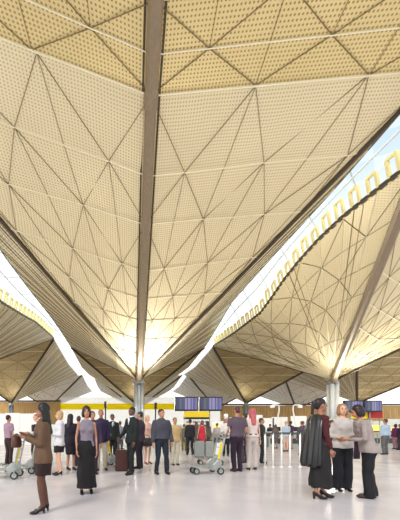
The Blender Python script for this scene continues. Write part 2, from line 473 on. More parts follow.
# ---------------------------------------------------------------- luggage carts, luggage, counters, signs
def dgr(fy): return F*EYE/(fy-HY)
def cart(px, fy, rz, label, s=1.0):
    """luggage cart, nose towards -x"""
    d = dgr(fy); p = at(px, HY, d)
    r = empty('luggage_cart', (p.x, d, 0), rz); r.scale = (s, s, s); tag(r, label, 'luggage cart', 'airport luggage carts')
    bm = bmesh.new()
    for y in (-.24, .24):
        path(bm, [V(-.52, y*.5, .24), V(-.36, y*.8, .21), V(.1, y, .15), V(.36, y, .2)], .018)
    for x, y in ((-.36, .8), (-.1, .93), (.1, 1), (.36, 1)): tube(bm, (x, -.24*y, .2), (x, .24*y, .2), .013, n=6)
    box(bm, (-.12, 0, .215), (.5, .36, .02)); box(bm, (-.5, 0, .25), (.12, .26, .03), Euler((0, .25, 0)).to_matrix())
    link('platform', bm, CART, r)
    bm = bmesh.new()
    for y in (-.22, .22):
        path(bm, [V(.30, y, .16), V(.38, y, .6), V(.46, y, .98)], .024)
        path(bm, [V(.14, y, .16), V(.36, y, .42)], .02)
        loft(bm, [((.28, y, .1), .10, .03, 0), ((.24, y, .26), .13, .03, 0), ((.3, y, .40), .05, .025, 0)], 12)
    for z, x in ((.5, .36), (.72, .41), (.9, .445)): tube(bm, (x, -.22, z), (x, .22, z), .014, n=6)
    link('mast', bm, CART, r)
    bm = bmesh.new(); R = Euler((0, .18, 0)).to_matrix(); box(bm, (.40, 0, .68), (.015, .3, .34), R); link('label_board', bm, FINW, r)
    bm = bmesh.new(); box(bm, (.385, -.15, .62), (.05, .13, .42), R); link('yellow_label', bm, YEL, r)
    bm = bmesh.new(); path(bm, [V(.46, -.26, .98), V(.56, -.26, 1.03), V(.56, .26, 1.03), V(.46, .26, .98)], .02); box(bm, (.40, 0, 1.0), (.2, .36, .02)); box(bm, (.32, 0, 1.04), (.02, .36, .1)); link('handle', bm, GREY, r)
    for y in (-.2, .2):
        bm = bmesh.new(); tube(bm, (.56, y-.05, 1.03), (.56, y+.05, 1.03), .027, n=10); link('grip', bm, BLACK, r, True)
    for (x, y, R_) in ((.33, -.25, .095), (.33, .25, .095), (-.3, -.14, .085), (-.3, .14, .085)):
        bm = bmesh.new(); tube(bm, (x, y-.022, R_), (x, y+.022, R_), R_, n=22); w = link('wheel', bm, BLACK, r)
        bm = bmesh.new(); tube(bm, (x, y-.03, R_), (x, y+.03, R_), R_*.62, n=18); link('hub', bm, CART, w)
        bm = bmesh.new(); box(bm, (x, y+.0, R_+.07), (.03, .075, .13)); link('fork', bm, GREY, r)
    return r
cart(205, 473.5, .12, 'front luggage cart with yellow label in the middle of the hall, nearest the viewer')
cart(209, 464.5, -.1, 'luggage cart behind the front one, carrying two grey suitcases')
cart(3.5, 478, .1, 'luggage cart cut by the left edge of the picture')
cart(21, 473, .14, 'luggage cart between the left edge cart and the woman in brown')
cart(118, 466.5, PI-.3, 'luggage cart with the brown suitcase beside the suited men')
def suitcase(x, y, z, rz, size, rgb, label, handle=.0):
    r = empty('suitcase', (x, y, z), rz); tag(r, label, 'suitcase')
    m = mat('case_%d_%d_%d' % rgb, rgb, .55, noise=.15); w, t, h = size
    bm = bmesh.new(); box(bm, (0, 0, h/2), size)
    bmesh.ops.bevel(bm, geom=list(bm.edges), offset=.035, segments=3, affect='EDGES'); link('shell', bm, m, r)
    bm = bmesh.new()
    for k in range(4): box(bm, (w*(-.33+.22*k), -t/2-.003, h/2), (.018, .014, h*.84))
    link('rib', bm, m, r)
    bm = bmesh.new(); path(bm, [V(-.08, 0, h), V(-.08, 0, h+.035+handle), V(.08, 0, h+.035+handle), V(.08, 0, h)], .011); link('handle', bm, BLACK, r)
    bm = bmesh.new(); box(bm, (0, 0, h*.5), (w+.006, .02, h*.96)); link('zip_band', bm, BLACK, r)
    return r
p = at(204.2, HY, dgr(464.5))
suitcase(p.x-.17, p.y-.02, .26, -.1, (.33, .24, .56), (140, 144, 140), 'left grey suitcase standing upright on the rear luggage cart')
suitcase(p.x+.17, p.y-.05, .26, -.1, (.29, .24, .55), (150, 153, 148), 'right grey suitcase standing upright on the rear luggage cart')
p = at(121.5, HY, dgr(470.5)); suitcase(p.x, p.y-.1, .0, .1, (.36, .26, .62), (74, 42, 40), 'dark brown suitcase standing beside the man in the black green suit')
p = at(127.5, HY, dgr(469)); suitcase(p.x, p.y+.1, .0, .1, (.3, .24, .5), (52, 40, 44), 'smaller dark suitcase half hidden behind the man in the black green suit')
# queue barrier
d = dgr(467); r = empty('queue_barrier', (at(283, HY, d).x, d, 0)); tag(r, 'queue barrier of slim white posts under a dark rail', 'barrier')
x0 = at(283, HY, d).x
for px in (265, 273, 281.5, 290, 300):
    x = at(px, HY, d).x-x0
    bm = bmesh.new(); tube(bm, (x, 0, .02), (x, 0, 1.1), .026, n=12); q = link('post', bm, WHITE, r, True)
    bm = bmesh.new(); tube(bm, (x, 0, 0), (x, 0, .02), .05, n=18); link('foot', bm, WHITE, q)
xa, xb = at(264, HY, d).x-x0, at(306, HY, d).x-x0
bm = bmesh.new(); box(bm, ((xa+xb)/2, 0, 1.09), (xb-xa, .05, .07)); link('rail', bm, mat('dark_belt', (62, 72, 66), .6), r)
# check-in desks
DESK = mat('desk_front', (186, 190, 186), .4); SCRN = mat('dark_glass', (60, 70, 70), .2)
def desk(px0, px1, d, label, h=1.05, front=None):
    a, b = at(px0, HY, d), at(px1, HY, d); w = b.x-a.x
    r = empty('check_in_desk', ((a.x+b.x)/2, d, 0)); tag(r, label, 'desk', 'check-in desks along the back')
    bm = bmesh.new(); box(bm, (0, .35, h*.5-.02), (w-.06, .6, h-.04)); link('body', bm, front or DESK, r)
    bm = bmesh.new(); box(bm, (0, .33, h), (w, .75, .06)); link('desk_top', bm, WHITE, r)
    bm = bmesh.new(); box(bm, (0, .03, h*.42), (w*.8, .03, h*.35)); link('front_panel', bm, SCRN, r)
    bm = bmesh.new(); box(bm, (w*.2, .4, h+.22), (.42, .04, .3)); box(bm, (w*.2, .42, h+.06), (.06, .04, .1)); link('monitor', bm, BLACK, r)
    return r
desk(212, 231, 19, 'check-in desk right of the yellow kiosk')
for k, px in enumerate((233, 251, 269, 287, 305)):
    desk(px, px+16.5, 19.5, 'check-in desk beyond the queue barrier, %s from the left' % ('first', 'second', 'third', 'fourth', 'fifth')[k])
desk(364, 382, 20, 'check-in desk behind the leaning black haired woman'); desk(384, 402, 20, 'check-in desk behind the man in the light blue shirt')
# partitions
def partition(px0, px1, ytop, d, label, m=None, zb=0, name='partition_panel'):
    a, b = at(px0, ytop, d), at(px1, ytop, d)
    r = empty(name, ((a.x+b.x)/2, d, 0)); tag(r, label, 'partition', 'white partition panels at the back' if not m else None)
    w = b.x-a.x
    bm = bmesh.new(); box(bm, (0, 0, (a.z+zb)/2), (w, .06, a.z-zb)); link('panel', bm, m or WHITE, r)
    bm = bmesh.new()
    for q in (-1, 1): box(bm, (q*(w/2), 0, a.z/2), (.05, .09, a.z))
    link('frame', bm, FINW, r)
    return r
PW = ('first', 'second', 'third', 'fourth', 'fifth', 'sixth', 'seventh', 'eighth')
for k, px in enumerate((-22, -8, 6, 20, 34)):
    partition(px, px+13.5, 413+(k % 2)*.6, 23, 'tall white partition at the left in front of the wood wall, %s from the left' % PW[k])
for k, (px, yt) in enumerate(((212, 421), (230, 417.5), (247, 415), (259, 418), (272, 417), (291, 416), (309, 418), (327, 419))):
    partition(px, px+(15 if k else 11), yt, 24, 'white backdrop panel behind the check-in desks, %s from the left' % PW[k])
for k, (px, yt) in enumerate(((358, 420), (372, 421), (387, 419))):
    partition(px, px+13.5, yt, 24.5, 'white backdrop panel at far right, %s from the left' % PW[k])
FROST = mat('frosted_glass', (206, 220, 214), .25)
for k, px in enumerate((52, 70, 88, 106, 124, 150, 168)):
    partition(px, px+16.5, 424.5, 22, 'low frosted glass screen below the yellow band, %s from the left' % PW[k], FROST, name='glass_screen')
# lit yellow signs on the backdrop
YL = mat('lit_yellow', (250, 236, 120), .5, emit=(250, 236, 120), es=.5)
for px0, px1, y0, y1, lb in ((213.5, 222.5, 425, 432.5, 'lit pale yellow sign above the desk right of the kiosk'), (371, 379, 425, 433, 'lit pale yellow sign behind the leaning woman'), (388, 394.5, 427, 433, 'lit pale yellow sign near the right edge')):
    a, b = at(px0, y0, 18.6), at(px1, y1, 18.6)
    r = empty('desk_sign', ((a.x+b.x)/2, 18.6, 0)); tag(r, lb, 'sign')
    bm = bmesh.new(); box(bm, (0, 0, (a.z+b.z)/2), (b.x-a.x, .06, a.z-b.z)); link('lit_panel', bm, YL, r)
    bm = bmesh.new(); box(bm, (0, -.035, b.z+.08), (b.x-a.x, .01, .1)); link('dark_strip', bm, SCRN, r)
    bm = bmesh.new()
    for q in (-1, 1): tube(bm, (q*.2, .05, 0), (q*.2, .05, a.z-.05), .025)
    link('post', bm, GREY, r)
# yellow kiosk
d = 18.2; a, b = at(185, 411.5, d), at(209, 450, d); w = b.x-a.x
r = empty('kiosk', ((a.x+b.x)/2, d, 0)); tag(r, 'yellow and black kiosk gate behind the woman in red', 'kiosk')
def zz(y, d): return EYE+(HY-y)*d/F
for nm, y0, y1, m, dp in (('yellow_header', 411.5, 417.2, YEL, .5), ('black_band', 417.2, 419.2, BLACK, .5), ('white_sign', 419.2, 424.5, WHITE, .46)):
    bm = bmesh.new(); box(bm, (0, .2, (zz(y0, d)+zz(y1, d))/2), (w, dp, zz(y0, d)-zz(y1, d))); q = link(nm, bm, m, r)
    if nm == 'white_sign':
        bm = bmesh.new(); x = -w*.44
        for wd in (5, 3, 7, 2, 6, 4):
            for k in range(wd):
                hgt = random.choice((.09, .12, .15)); 
                if x > w*.45: break
                box(bm, (x, -.04, (zz(y0, d)+zz(y1, d))/2-.01), (.022, .015, hgt)); x += .042
            x += .05
        link('lettering', bm, SCRN, q)
for sx in (-1, 1):
    bm = bmesh.new(); box(bm, (sx*(w/2-.05), .2, zz(424.5, d)/2), (.1, .4, zz(424.5, d))); link('post', bm, YEL, r)
bm = bmesh.new(); box(bm, (0, .42, zz(424.5, d)/2), (w-.2, .05, zz(424.5, d))); link('back_panel', bm, DESK, r)
# flight boards
def screen_mat():
    m = bpy.data.materials.new('flight_screen'); m.use_nodes = True
    nt = m.node_tree; N = nt.nodes.new; L = nt.links.new; b = nt.nodes['Principled BSDF']
    tc = N('ShaderNodeTexCoord'); mp = N('ShaderNodeMapping'); mp.inputs['Scale'].default_value = (1, 1, 1); L(tc.outputs['Generated'], mp.inputs[0])
    sx = N('ShaderNodeSeparateXYZ'); L(mp.outputs[0], sx.inputs[0])
    cr = N('ShaderNodeValToRGB'); cr.color_ramp.interpolation = 'CONSTANT'; e = cr.color_ramp.elements
    cols = [(0, (70, 74, 120)), (.16, (110, 130, 130)), (.26, (96, 104, 110)), (.36, (98, 92, 168)), (.42, (190, 186, 226)), (.52, (112, 106, 186)), (.56, (196, 192, 230)), (.68, (96, 90, 170)), (.73, (176, 172, 220)), (.80, (120, 114, 190)), (.9, (150, 146, 206))]
    while len(e) < len(cols): e.new(1)
    for i, (p_, c) in enumerate(cols): e[i].position = p_; e[i].color = (*lin([x/255 for x in c]), 1)
    L(sx.outputs['X'], cr.inputs[0])
    wv = N('ShaderNodeMath'); wv.operation = 'MULTIPLY'; wv.inputs[1].default_value = 14; L(sx.outputs['Z'], wv.inputs[0])
    fr = N('ShaderNodeMath'); fr.operation = 'FRACT'; L(wv.outputs[0], fr.inputs[0])
    gt = N('ShaderNodeMath'); gt.operation = 'GREATER_THAN'; gt.inputs[1].default_value = .72; L(fr.outputs[0], gt.inputs[0])
    mx = N('ShaderNodeMix'); mx.data_type = 'RGBA'; L(gt.outputs[0], mx.inputs[0]); L(cr.outputs[0], mx.inputs[6]); mx.inputs[7].default_value = (*lin((.3, .29, .5)), 1)
    b.inputs['Base Color'].default_value = (.02, .02, .03, 1); L(mx.outputs[2], b.inputs['Emission Color']); b.inputs['Emission Strength'].default_value = .75
    return m
SM = screen_mat()
def board(px0, px1, y0, y1, d, label, drop):
    a, b = at(px0, y0, d), at(px1, y1, d); w, h = b.x-a.x, a.z-b.z
    r = empty('flight_board', ((a.x+b.x)/2, d, 0)); tag(r, label, 'display screen', 'hanging flight information screens')
    bm = bmesh.new(); box(bm, (0, .06, (a.z+b.z)/2), (w, .14, h)); link('housing', bm, BLACK, r)
    bm = bmesh.new(); box(bm, (0, -.02, (a.z+b.z)/2+.02), (w-.12, .03, h-.18)); link('screen', bm, SM, r)
    bm = bmesh.new(); tube(bm, (0, .3, 0), (0, .3, a.z-.1), .05, n=10); box(bm, (0, .2, (a.z+b.z)/2), (.3, .22, .12)); link('support_post', bm, GREY, r)
board(175, 198, 396.8, 411, 19, 'left flight information screen of the pair above the kiosk', 0)
board(199.3, 222.3, 396.8, 411, 19, 'right flight information screen of the pair above the kiosk', 0)
board(344, 363, 400.5, 412, 22, 'left flight information screen of the pair at right, behind the women', 0)
board(364.2, 382, 400.5, 412, 22, 'right flight information screen of the pair at right', 0)
def plate(px0, px1, y0, y1, d, m, nm, label):
    a, b = at(px0, y0, d), at(px1, y1, d)
    r = empty(nm, ((a.x+b.x)/2, d, 0)); tag(r, label, 'sign')
    bm = bmesh.new(); box(bm, (0, 0, (a.z+b.z)/2), (b.x-a.x, .12, a.z-b.z)); link('board', bm, m, r)
    bm = bmesh.new()
    for q in (-1, 1): tube(bm, (q*(b.x-a.x)*.4, .1, 0), (q*(b.x-a.x)*.4, .1, a.z-.05), .035)
    link('post', bm, GREY, r)
plate(351, 367, 412.4, 418.5, 22.5, YEL, 'sign_board', 'yellow sign board under the right hand flight screens')
plate(367.3, 382, 411.8, 418, 22.5, RED, 'sign_board', 'red sign board under the right hand flight screens')
for px, yt, lb in ((105.5, 403, 'thin black post with a small head left of the central column'), (155.5, 404, 'thin black post with a small head behind the hooded man')):
    d = 19; p = at(px, yt, d); r = empty('lamp_post', (p.x, d, 0)); tag(r, lb, 'post')  # thin black pole with a small lamp head, unlit
    bm = bmesh.new(); tube(bm, (0, 0, 0), (0, 0, p.z-.1), .045, n=10); link('pole', bm, BLACK, r, True)
    bm = bmesh.new(); box(bm, (0, -.03, p.z-.12), (.16, .2, .42)); link('head', bm, BLACK, r)
# white hooked lamp standards
for px, q, lb in ((279, 1, 'left white hooked lamp standard in front of the wood wall'), (293, -1, 'right white hooked lamp standard in front of the wood wall')):
    d = 23; p = at(px, 405, d); r = empty('lamp_standard', (p.x, d, 0)); tag(r, lb, 'lamp', 'white hooked lamp standards')
    bm = bmesh.new(); path(bm, [V(-q*.35, 0, 0), V(-q*.22, 0, 1.6), V(0, 0, p.z-.45)], .05); path(bm, [V(0, 0, p.z-.45), V(0, 0, p.z-.1), V(-q*.12, 0, p.z), V(-q*.55, 0, p.z)], .05)
    link('pole', bm, WHITE, r)
    bm = bmesh.new(); box(bm, (-q*.55, 0, p.z-.12), (.3, .2, .22)); link('lamp_head', bm, WHITE, r)
# ---------------------------------------------------------------- people
def fin(name, bm, m, parent, vox=.014, extra=None, smooth=2, crumple=0):
    """fuse overlapping volumes into one continuous skin, then add fine pieces"""
    me = bpy.data.meshes.new(name); bmesh.ops.recalc_face_normals(bm, faces=bm.faces); bm.to_mesh(me); bm.free()
    t = bpy.data.objects.new('t', me); C.objects.link(t)
    md = t.modifiers.new('r', 'REMESH'); md.mode = 'VOXEL'; md.voxel_size = vox
    dg = bpy.context.evaluated_depsgraph_get(); dg.update()
    ev = t.evaluated_get(dg); m2 = bpy.data.meshes.new_from_object(ev)
    bpy.data.objects.remove(t); bpy.data.meshes.remove(me)
    b2 = bmesh.new(); b2.from_mesh(m2); bpy.data.meshes.remove(m2)
    for f in b2.faces: f.material_index = 0
    for _ in range(smooth): bmesh.ops.smooth_vert(b2, verts=b2.verts, factor=.5, use_axis_x=True, use_axis_y=True, use_axis_z=True)
    if crumple:
        b2.normal_update()
        from mathutils import noise
        for v in b2.verts:
            v.co += v.normal*crumple*noise.noise(V(v.co.x*9, v.co.y*9, v.co.z*5+len(b2.verts)*.01))
    if extra: extra(b2)
    me = bpy.data.meshes.new(name); b2.to_mesh(me); b2.free()
    for k in (m if isinstance(m, (list, tuple)) else [m]): me.materials.append(k)
    for p in me.polygons: p.use_smooth = True
    o = bpy.data.objects.new(name, me); C.objects.link(o); o.parent = parent
    return o
def ik(a, b, l1, l2, bend):
    d = b-a; L = min(d.length, (l1+l2)*.999); dn = d.normalized(); b = a+dn*L
    x = (l1*l1-l2*l2+L*L)/(2*L); h = math.sqrt(max(0, l1*l1-x*x))
    bd = bend-dn*bend.dot(dn); bd.normalize()
    return a+dn*x+bd*h, b
SK = {'pale': (214, 164, 138), 'tan': (180, 128, 102), 'brown': (108, 72, 56), 'mid': (156, 108, 86)}
def cloth(rgb, rough=.8):
    rgb = tuple(int(c*.94*(c/255)**.22) for c in rgb)
    return mat('cloth_%d_%d_%d_%d' % (*rgb, int(rough*10)), rgb, rough, noise=.18, nscale=14)
EYEM = mat('eye_dark', (30, 22, 20), .3); LIP = mat('lips', (150, 74, 70), .5)
def person(label, px, fy, hy, face, female=False, skin='pale', hair=('short', (40, 28, 22)), top=('shirt', (200, 200, 200), 1.0), bottom=('trousers', (40, 40, 44)),
           shoes=(24, 22, 22), hands=None, feet=None, lean=0, yaw=0, pitch=0, group=None, heel=0, tie=None, vox=None, bulk=1.0, extra=None, hd=None, stock=None):
    d = F*EYE/(fy-HY); H = (fy-hy)*d/F; s = H/1.75
    p = at(px, HY, d)
    root = empty('person', (p.x, d, 0), math.radians(face)); root.scale = (s, s, s)
    tag(root, label, 'person', group)
    near = fy > 485
    vx = vox or (.011 if near else (.014 if fy > 458 else .02))
    skm = mat('skin_'+skin, SK[skin], .55, noise=.1)
    sgn = (1, -1)
    sw = (.148 if female else .172)*bulk; hipx = .085
    L = lambda z: -lean*max(0, z-.92)/.5           # forward lean
    sh = [V(q*sw, L(1.40), 1.395) for q in sgn]
    hands = hands or [(.24, -.04, .82), (-.24, -.04, .82)]
    feet = feet or [(.09, .0), (-.10, -.03)]
    feet = [V(f[0], f[1], 0) for f in feet]
    zh = .08+heel
    hips = [V(q*hipx, 0, .91) for q in sgn]
    lg = [(V(f.x, f.y+.03, zh)-h).length*.5*1.006 for h, f in zip(hips, feet)]
    kn, an = zip(*[ik(h, V(f.x, f.y+.03, zh), l, l, V(0, -1, 0)) for h, f, l in zip(hips, feet, lg)])
    el, wr = [], []
    for i in (0, 1):
        e_, w_ = ik(sh[i], V(*hands[i]), .29, .26, V(sgn[i]*.5, 1, -.5)); el.append(e_); wr.append(w_)
    hr = Euler((math.radians(pitch), 0, math.radians(yaw))).to_matrix()
    HC = V(0, L(1.6)*1.08-.015, 1.632)
    hp = lambda x, y, z: HC+hr @ V(x, y, z)
    def torso(bm, e=0, z0=.84, z1=1.5, hem=0):
        f = female
        prof = [(.80, .150+hem, .105+hem), (.86, .165+hem*.7, .112+hem*.7), (.94, .168, .112), (1.06, .122 if f else .145, .088 if f else .1), (1.14, .122 if f else .15, .09 if f else .104),
                (1.26, .142 if f else .172, .104 if f else .118), (1.35, .148 if f else .178, .098 if f else .112), (1.40, .138 if f else .165, .088), (1.435, .11 if f else .13, .074), (1.465, .075, .062), (1.50, .05, .052)]
        rings = [((0, L(z), z), (rx+e)*bulk, (ry+e)*bulk, 0) for z, rx, ry in prof if z0-.001 <= z <= z1+.001]
        loft(bm, rings, 20, pw=2.1)
        if f and z1 > 1.3:
            for q in sgn: ell(bm, (q*.068, L(1.28)-.068-e*.6, 1.275), (.066, .056, .066))
    def arm(bm, e, frac=1.0):
        for i in (0, 1):
            ell(bm, sh[i]+V(0, 0, -.005), (.05+e, .052+e, .046+e))
            k = .85 if female else 1
            tube(bm, sh[i], el[i], (.05*k+e), (.038*k+e), 12) if frac > .5 else tube(bm, sh[i], sh[i].lerp(el[i], frac*1.6), .05*k+e, .045*k+e*1.3, 12)
            if frac > .5:
                ell(bm, el[i], .039*k+e)
                tube(bm, el[i], el[i].lerp(wr[i], min(1, (frac-.5)*2)), .038*k+e, .027*k+e*1.1, 12)
    # body: one continuous skin
    bm = bmesh.new(); torso(bm, -.012)
    tube(bm, (0, L(1.44), 1.42), hp(0, .02, -.06), .056 if not female else .047, .05 if not female else .043, 12)
    ell(bm, hp(0, .012, .015), (.073, .092, .098), hr, 18, 12)
    ell(bm, hp(0, -.028, -.05), (.052, .058, .062), hr, 16, 10)
    tube(bm, hp(0, -.085, .005), hp(0, -.108, -.022), .008, .015, 8)
    for q in sgn: ell(bm, hp(q*.075, .01, -.01), (.012, .02, .03), hr, 8, 6)
    arm(bm, -.008)
    for i in (0, 1):
        k = .92 if female else 1
        tube(bm, hips[i], kn[i], .078*k, .052*k, 14); ell(bm, kn[i], .053*k)
        tube(bm, kn[i], kn[i].lerp(an[i], .35), .05*k, .052*k, 12); tube(bm, kn[i].lerp(an[i], .35), an[i], .052*k, .033*k, 12)
        tube(bm, an[i], V(feet[i].x, feet[i].y-.06, .04), .035, .03, 8)
    def fingers(b):
        for i in (0, 1):
            fd = (wr[i]-el[i]).normalized(); q = sgn[i]
            side = V(q, 0, 0); side = (side-fd*side.dot(fd)).normalized(); nrm = fd.cross(side).normalized()
            # palm plane: thumb side forward
            th = V(0, -1, .3); th = (th-fd*th.dot(fd)).normalized(); pn = fd.cross(th).normalized()
            inward = -side
            pc = wr[i]+fd*.045
            R = Matrix((th, pn, fd)).transposed()
            ell(b, pc, (.038, .016, .05), R, 10, 8)
            if fy < 458: continue
            for j, (o, ln) in enumerate(((.03, .07), (.011, .08), (-.009, .075), (-.028, .06))):
                a0 = pc+fd*.035+th*o; a1 = a0+fd*ln*.55+inward*.012; a2 = a1+fd*ln*.4+inward*.028
                tube(b, a0, a1, .0095, .0085, 6); tube(b, a1, a2, .0085, .006, 6)
            a0 = pc+th*.03-fd*.015; a1 = a0+th*.025+fd*.035+inward*.008; tube(b, a0, a1, .011, .01, 6); tube(b, a1, a1+fd*.03+inward*.01, .01, .007, 6)
        n0 = len(b.faces)
        for q in sgn:
            ell(b, hp(q*.03, -.079, .012), (.012, .006, .0065), hr, 8, 6, mi=1)
            ell(b, hp(q*.031, -.083, .034), (.018, .005, .004), hr, 8, 5, mi=3)
        ell(b, hp(0, -.083, -.055), (.02, .007, .007), hr, 8, 6, mi=2)
    hairm = mat('hair_%d_%d_%d' % hair[1], hair[1], .45, noise=.3, nscale=40)
    fin('body', bm, [skm, EYEM, LIP, hairm], root, vx*.8 if near else vx, fingers)
    if stock:
        bm = bmesh.new()
        for i in (0, 1):
            tube(bm, hips[i], kn[i], .075, .053, 14); ell(bm, kn[i], .055)
            tube(bm, kn[i], kn[i].lerp(an[i], .35), .053, .054, 12); tube(bm, kn[i].lerp(an[i], .35), an[i], .054, .036, 12); ell(bm, an[i], .037); tube(bm, an[i], V(feet[i].x, feet[i].y-.05, .05), .037, .03, 8)
        fin('stockings', bm, cloth(stock, .6), root, vx)
    # trousers or skirt
    kind, col = bottom[0], bottom[1]; bmt = cloth(col, bottom[2] if len(bottom) > 2 else .8)
    bm = bmesh.new()
    if kind in ('trousers', 'wide', 'shorts'):
        torso(bm, .002, .86, 1.04)
        ell(bm, (0, .0, .86), (.15, .112, .09))
        for i in (0, 1):
            w = kind == 'wide'
            tube(bm, hips[i]+V(0, 0, -.02), kn[i], .098, .085 if w else .07, 16); ell(bm, kn[i], .085 if w else .07)
            if kind != 'shorts':
                a = an[i]+V(0, -.01, -.035 if not w else -.055)
                tube(bm, kn[i], a, .083 if w else .068, .10 if w else .06, 16)
        nm = 'trousers'
    elif kind == 'skirt':
        hem, fl = bottom[3], bottom[4]
        rings = [((0, 0, 1.06), .135, .1, 0), ((0, 0, .95), .175, .125, 0), ((0, 0, .86), .178, .13, 0)]
        for t in (.25, .5, .75, 1): rings.append(((0, (feet[0].y+feet[1].y)/2*t, .86+(hem-.86)*t), .178+(fl-.178)*t, .135+(max(fl*.82, abs(feet[0].y-feet[1].y)/2+.085)-.135)*t, 0))
        loft(bm, rings, 22); nm = 'skirt'
    fin(nm, bm, bmt, root, vx, crumple=.022)
    # top
    kind, col, frac = top[:3]; tm = cloth(col, top[3] if len(top) > 3 else .8)
    bm = bmesh.new()
    if kind == 'dress': torso(bm, .006, .94, 1.47)
    elif kind == 'jacket':
        torso(bm, .028, .80, 1.475, .012)
        tube(bm, (0, L(1.46), 1.44), (0, L(1.5)+.005, 1.50), .085, .07, 14)
    elif kind == 'vest': torso(bm, .018, .86, 1.43)
    elif kind == 'hood':
        torso(bm, .034, .94, 1.475); ell(bm, (0, L(1.45)+.06, 1.45), (.12, .075, .06)); tube(bm, (0, L(1.46), 1.42), (0, L(1.5), 1.50), .1, .08, 14)
    else: torso(bm, .018 if kind == 'tucked' else .026, .94 if kind == 'tucked' else .86, 1.475)
    if frac > 0: arm(bm, {'jacket': .02, 'hood': .024}.get(kind, .012), frac)
    nm = {'dress': 'dress', 'jacket': 'jacket', 'vest': 'vest', 'hood': 'hooded_top', 'tucked': 'shirt'}.get(kind, 'shirt')
    fin(nm, bm, tm, root, vx, crumple=.02)
    if kind == 'vest' and len(top) > 4:
        bm = bmesh.new(); torso(bm, .010, .94, 1.475); arm(bm, .012, .95); fin('shirt', bm, cloth(top[4]), root, vx)
    if tie:
        bm = bmesh.new(); ell(bm, (0, L(1.33)-.118*bulk, 1.37), (.042, .035, .10))
        tube(bm, (0, L(1.5), 1.46), (0, L(1.5)-.005, 1.52), .068, .058, 14)
        link('shirt_front', bm, cloth((236, 238, 240)), root, True)
        if tie is not True:
            bm = bmesh.new(); ell(bm, (0, L(1.33)-.15*bulk, 1.35), (.016, .008, .10)); link('tie', bm, cloth(tie), root, True)
    # belt
    if bottom[0] != 'skirt' and kind in ('tucked',):
        bm = bmesh.new(); loft(bm, [((0, 0, 1.0), .162, .118, 0), ((0, 0, 1.035), .156, .114, 0)], 22); link('belt', bm, BLACK, root, True)
    # shoes
    for i in (0, 1):
        bm = bmesh.new(); f = feet[i]
        if heel:
            ell(bm, (f.x, f.y-.10, .025), (.04, .075, .028)); tube(bm, (f.x, f.y-.08, .035), (f.x, f.y+.04, .05+heel), .034, .036, 10)
            tube(bm, (f.x, f.y+.05, 0), (f.x, f.y+.045, .05+heel), .014, .028, 8); ell(bm, (f.x, f.y+.03, .055+heel), (.036, .045, .03))
        else:
            ell(bm, (f.x, f.y-.07, .035), (.047, .12, .038)); ell(bm, (f.x, f.y+.03, .05), (.042, .06, .05))
            box(bm, (f.x, f.y-.04, .01), (.075, .22, .02))
        fin('shoe', bm, mat('shoe_%d_%d_%d' % shoes, shoes, .35), root, max(.009, vx*.8))
    # hair
    hk = hair[0]; bm = bmesh.new()
    cap = lambda e=0: ell(bm, hp(0, .026, .036), (.081+e, .094+e, .09+e), hr, 18, 12)
    if hk == 'short':
        ell(bm, hp(0, .022, .045), (.079, .092, .079), hr, 18, 12); ell(bm, hp(0, .055, .0), (.068, .06, .075), hr)
    elif hk == 'bald': ell(bm, hp(0, .05, .0), (.074, .058, .05), hr)
    elif hk == 'bob':
        cap(.006)
        for q in sgn: ell(bm, hp(q*.068, .015, -.035), (.03, .055, .085), hr)
        ell(bm, hp(0, .062, -.03), (.08, .055, .1), hr)
    elif hk == 'long':
        cap(.008); n = hair[2] if len(hair) > 2 else .28
        for q in sgn: tube(bm, hp(q*.066, .02, .02), hp(q*.075, .045, -.17), .036, .03, 10)
        tube(bm, hp(0, .06, .02), V(0, L(1.4)+.115, 1.635-n), .085, .065, 14, flat=.62); ell(bm, V(0, L(1.4)+.115, 1.635-n), (.065, .04, .05))
    elif hk == 'pony':
        cap(.002); ell(bm, hp(0, .115, .045), (.034, .04, .04), hr)
        tube(bm, hp(0, .125, .03), hp(0, .14, -.16), .034, .02, 10); ell(bm, hp(0, .06, -.01), (.065, .05, .07), hr)
    elif hk == 'hat':
        ell(bm, hp(0, .045, .0), (.074, .07, .06), hr)
    fin('hair', bm, hairm, root, .01 if near else .014, crumple=.012)
    if hk == 'hat':
        bm = bmesh.new(); loft(bm, [(hp(0, 0, .05), .08, .09, 0), (hp(0, 0, .24), .095, .1, 0), (hp(0, 0, .28), .07, .08, 0)], 16); link('chef_hat', bm, cloth((246, 246, 244)), root, True)
    if extra: extra(root, dict(wr=wr, sh=sh, L=L, el=el, vx=vx))
    M = Matrix.Translation(root.location) @ Matrix.Rotation(math.radians(face), 4, 'Z') @ Matrix.Scale(s, 4)
    return root, M, wr, s

def handbag(M, w, rgb, label, size=(.26, .1, .2), strap=.22, drop=.0, rz=0, soft=True):
    """bag hanging from the local point w of a figure"""
    p = M @ (V(*w)); fz = size[2]
    r = empty('handbag', (p.x, p.y, p.z-strap-fz-drop), rz); tag(r, label, 'bag')
    m = mat('leather_%d_%d_%d' % rgb, rgb, .45)
    bm = bmesh.new(); loft(bm, [((0, 0, 0), size[0]*.42, size[1]*.4, 0), ((0, 0, .03), size[0]*.5, size[1]*.5, 0), ((0, 0, fz*.6), size[0]*.49, size[1]*.45, 0), ((0, 0, fz), size[0]*.38, size[1]*.22, 0)], 20, pw=3)
    link('bag_body', bm, m, r, True)
    bm = bmesh.new(); pts = [V(math.cos(PI*k/10)*size[0]*.3, 0, fz*.95+math.sin(PI*k/10)*strap) for k in range(11)]
    path(bm, pts, .009); link('strap', bm, m, r, True)
    return r

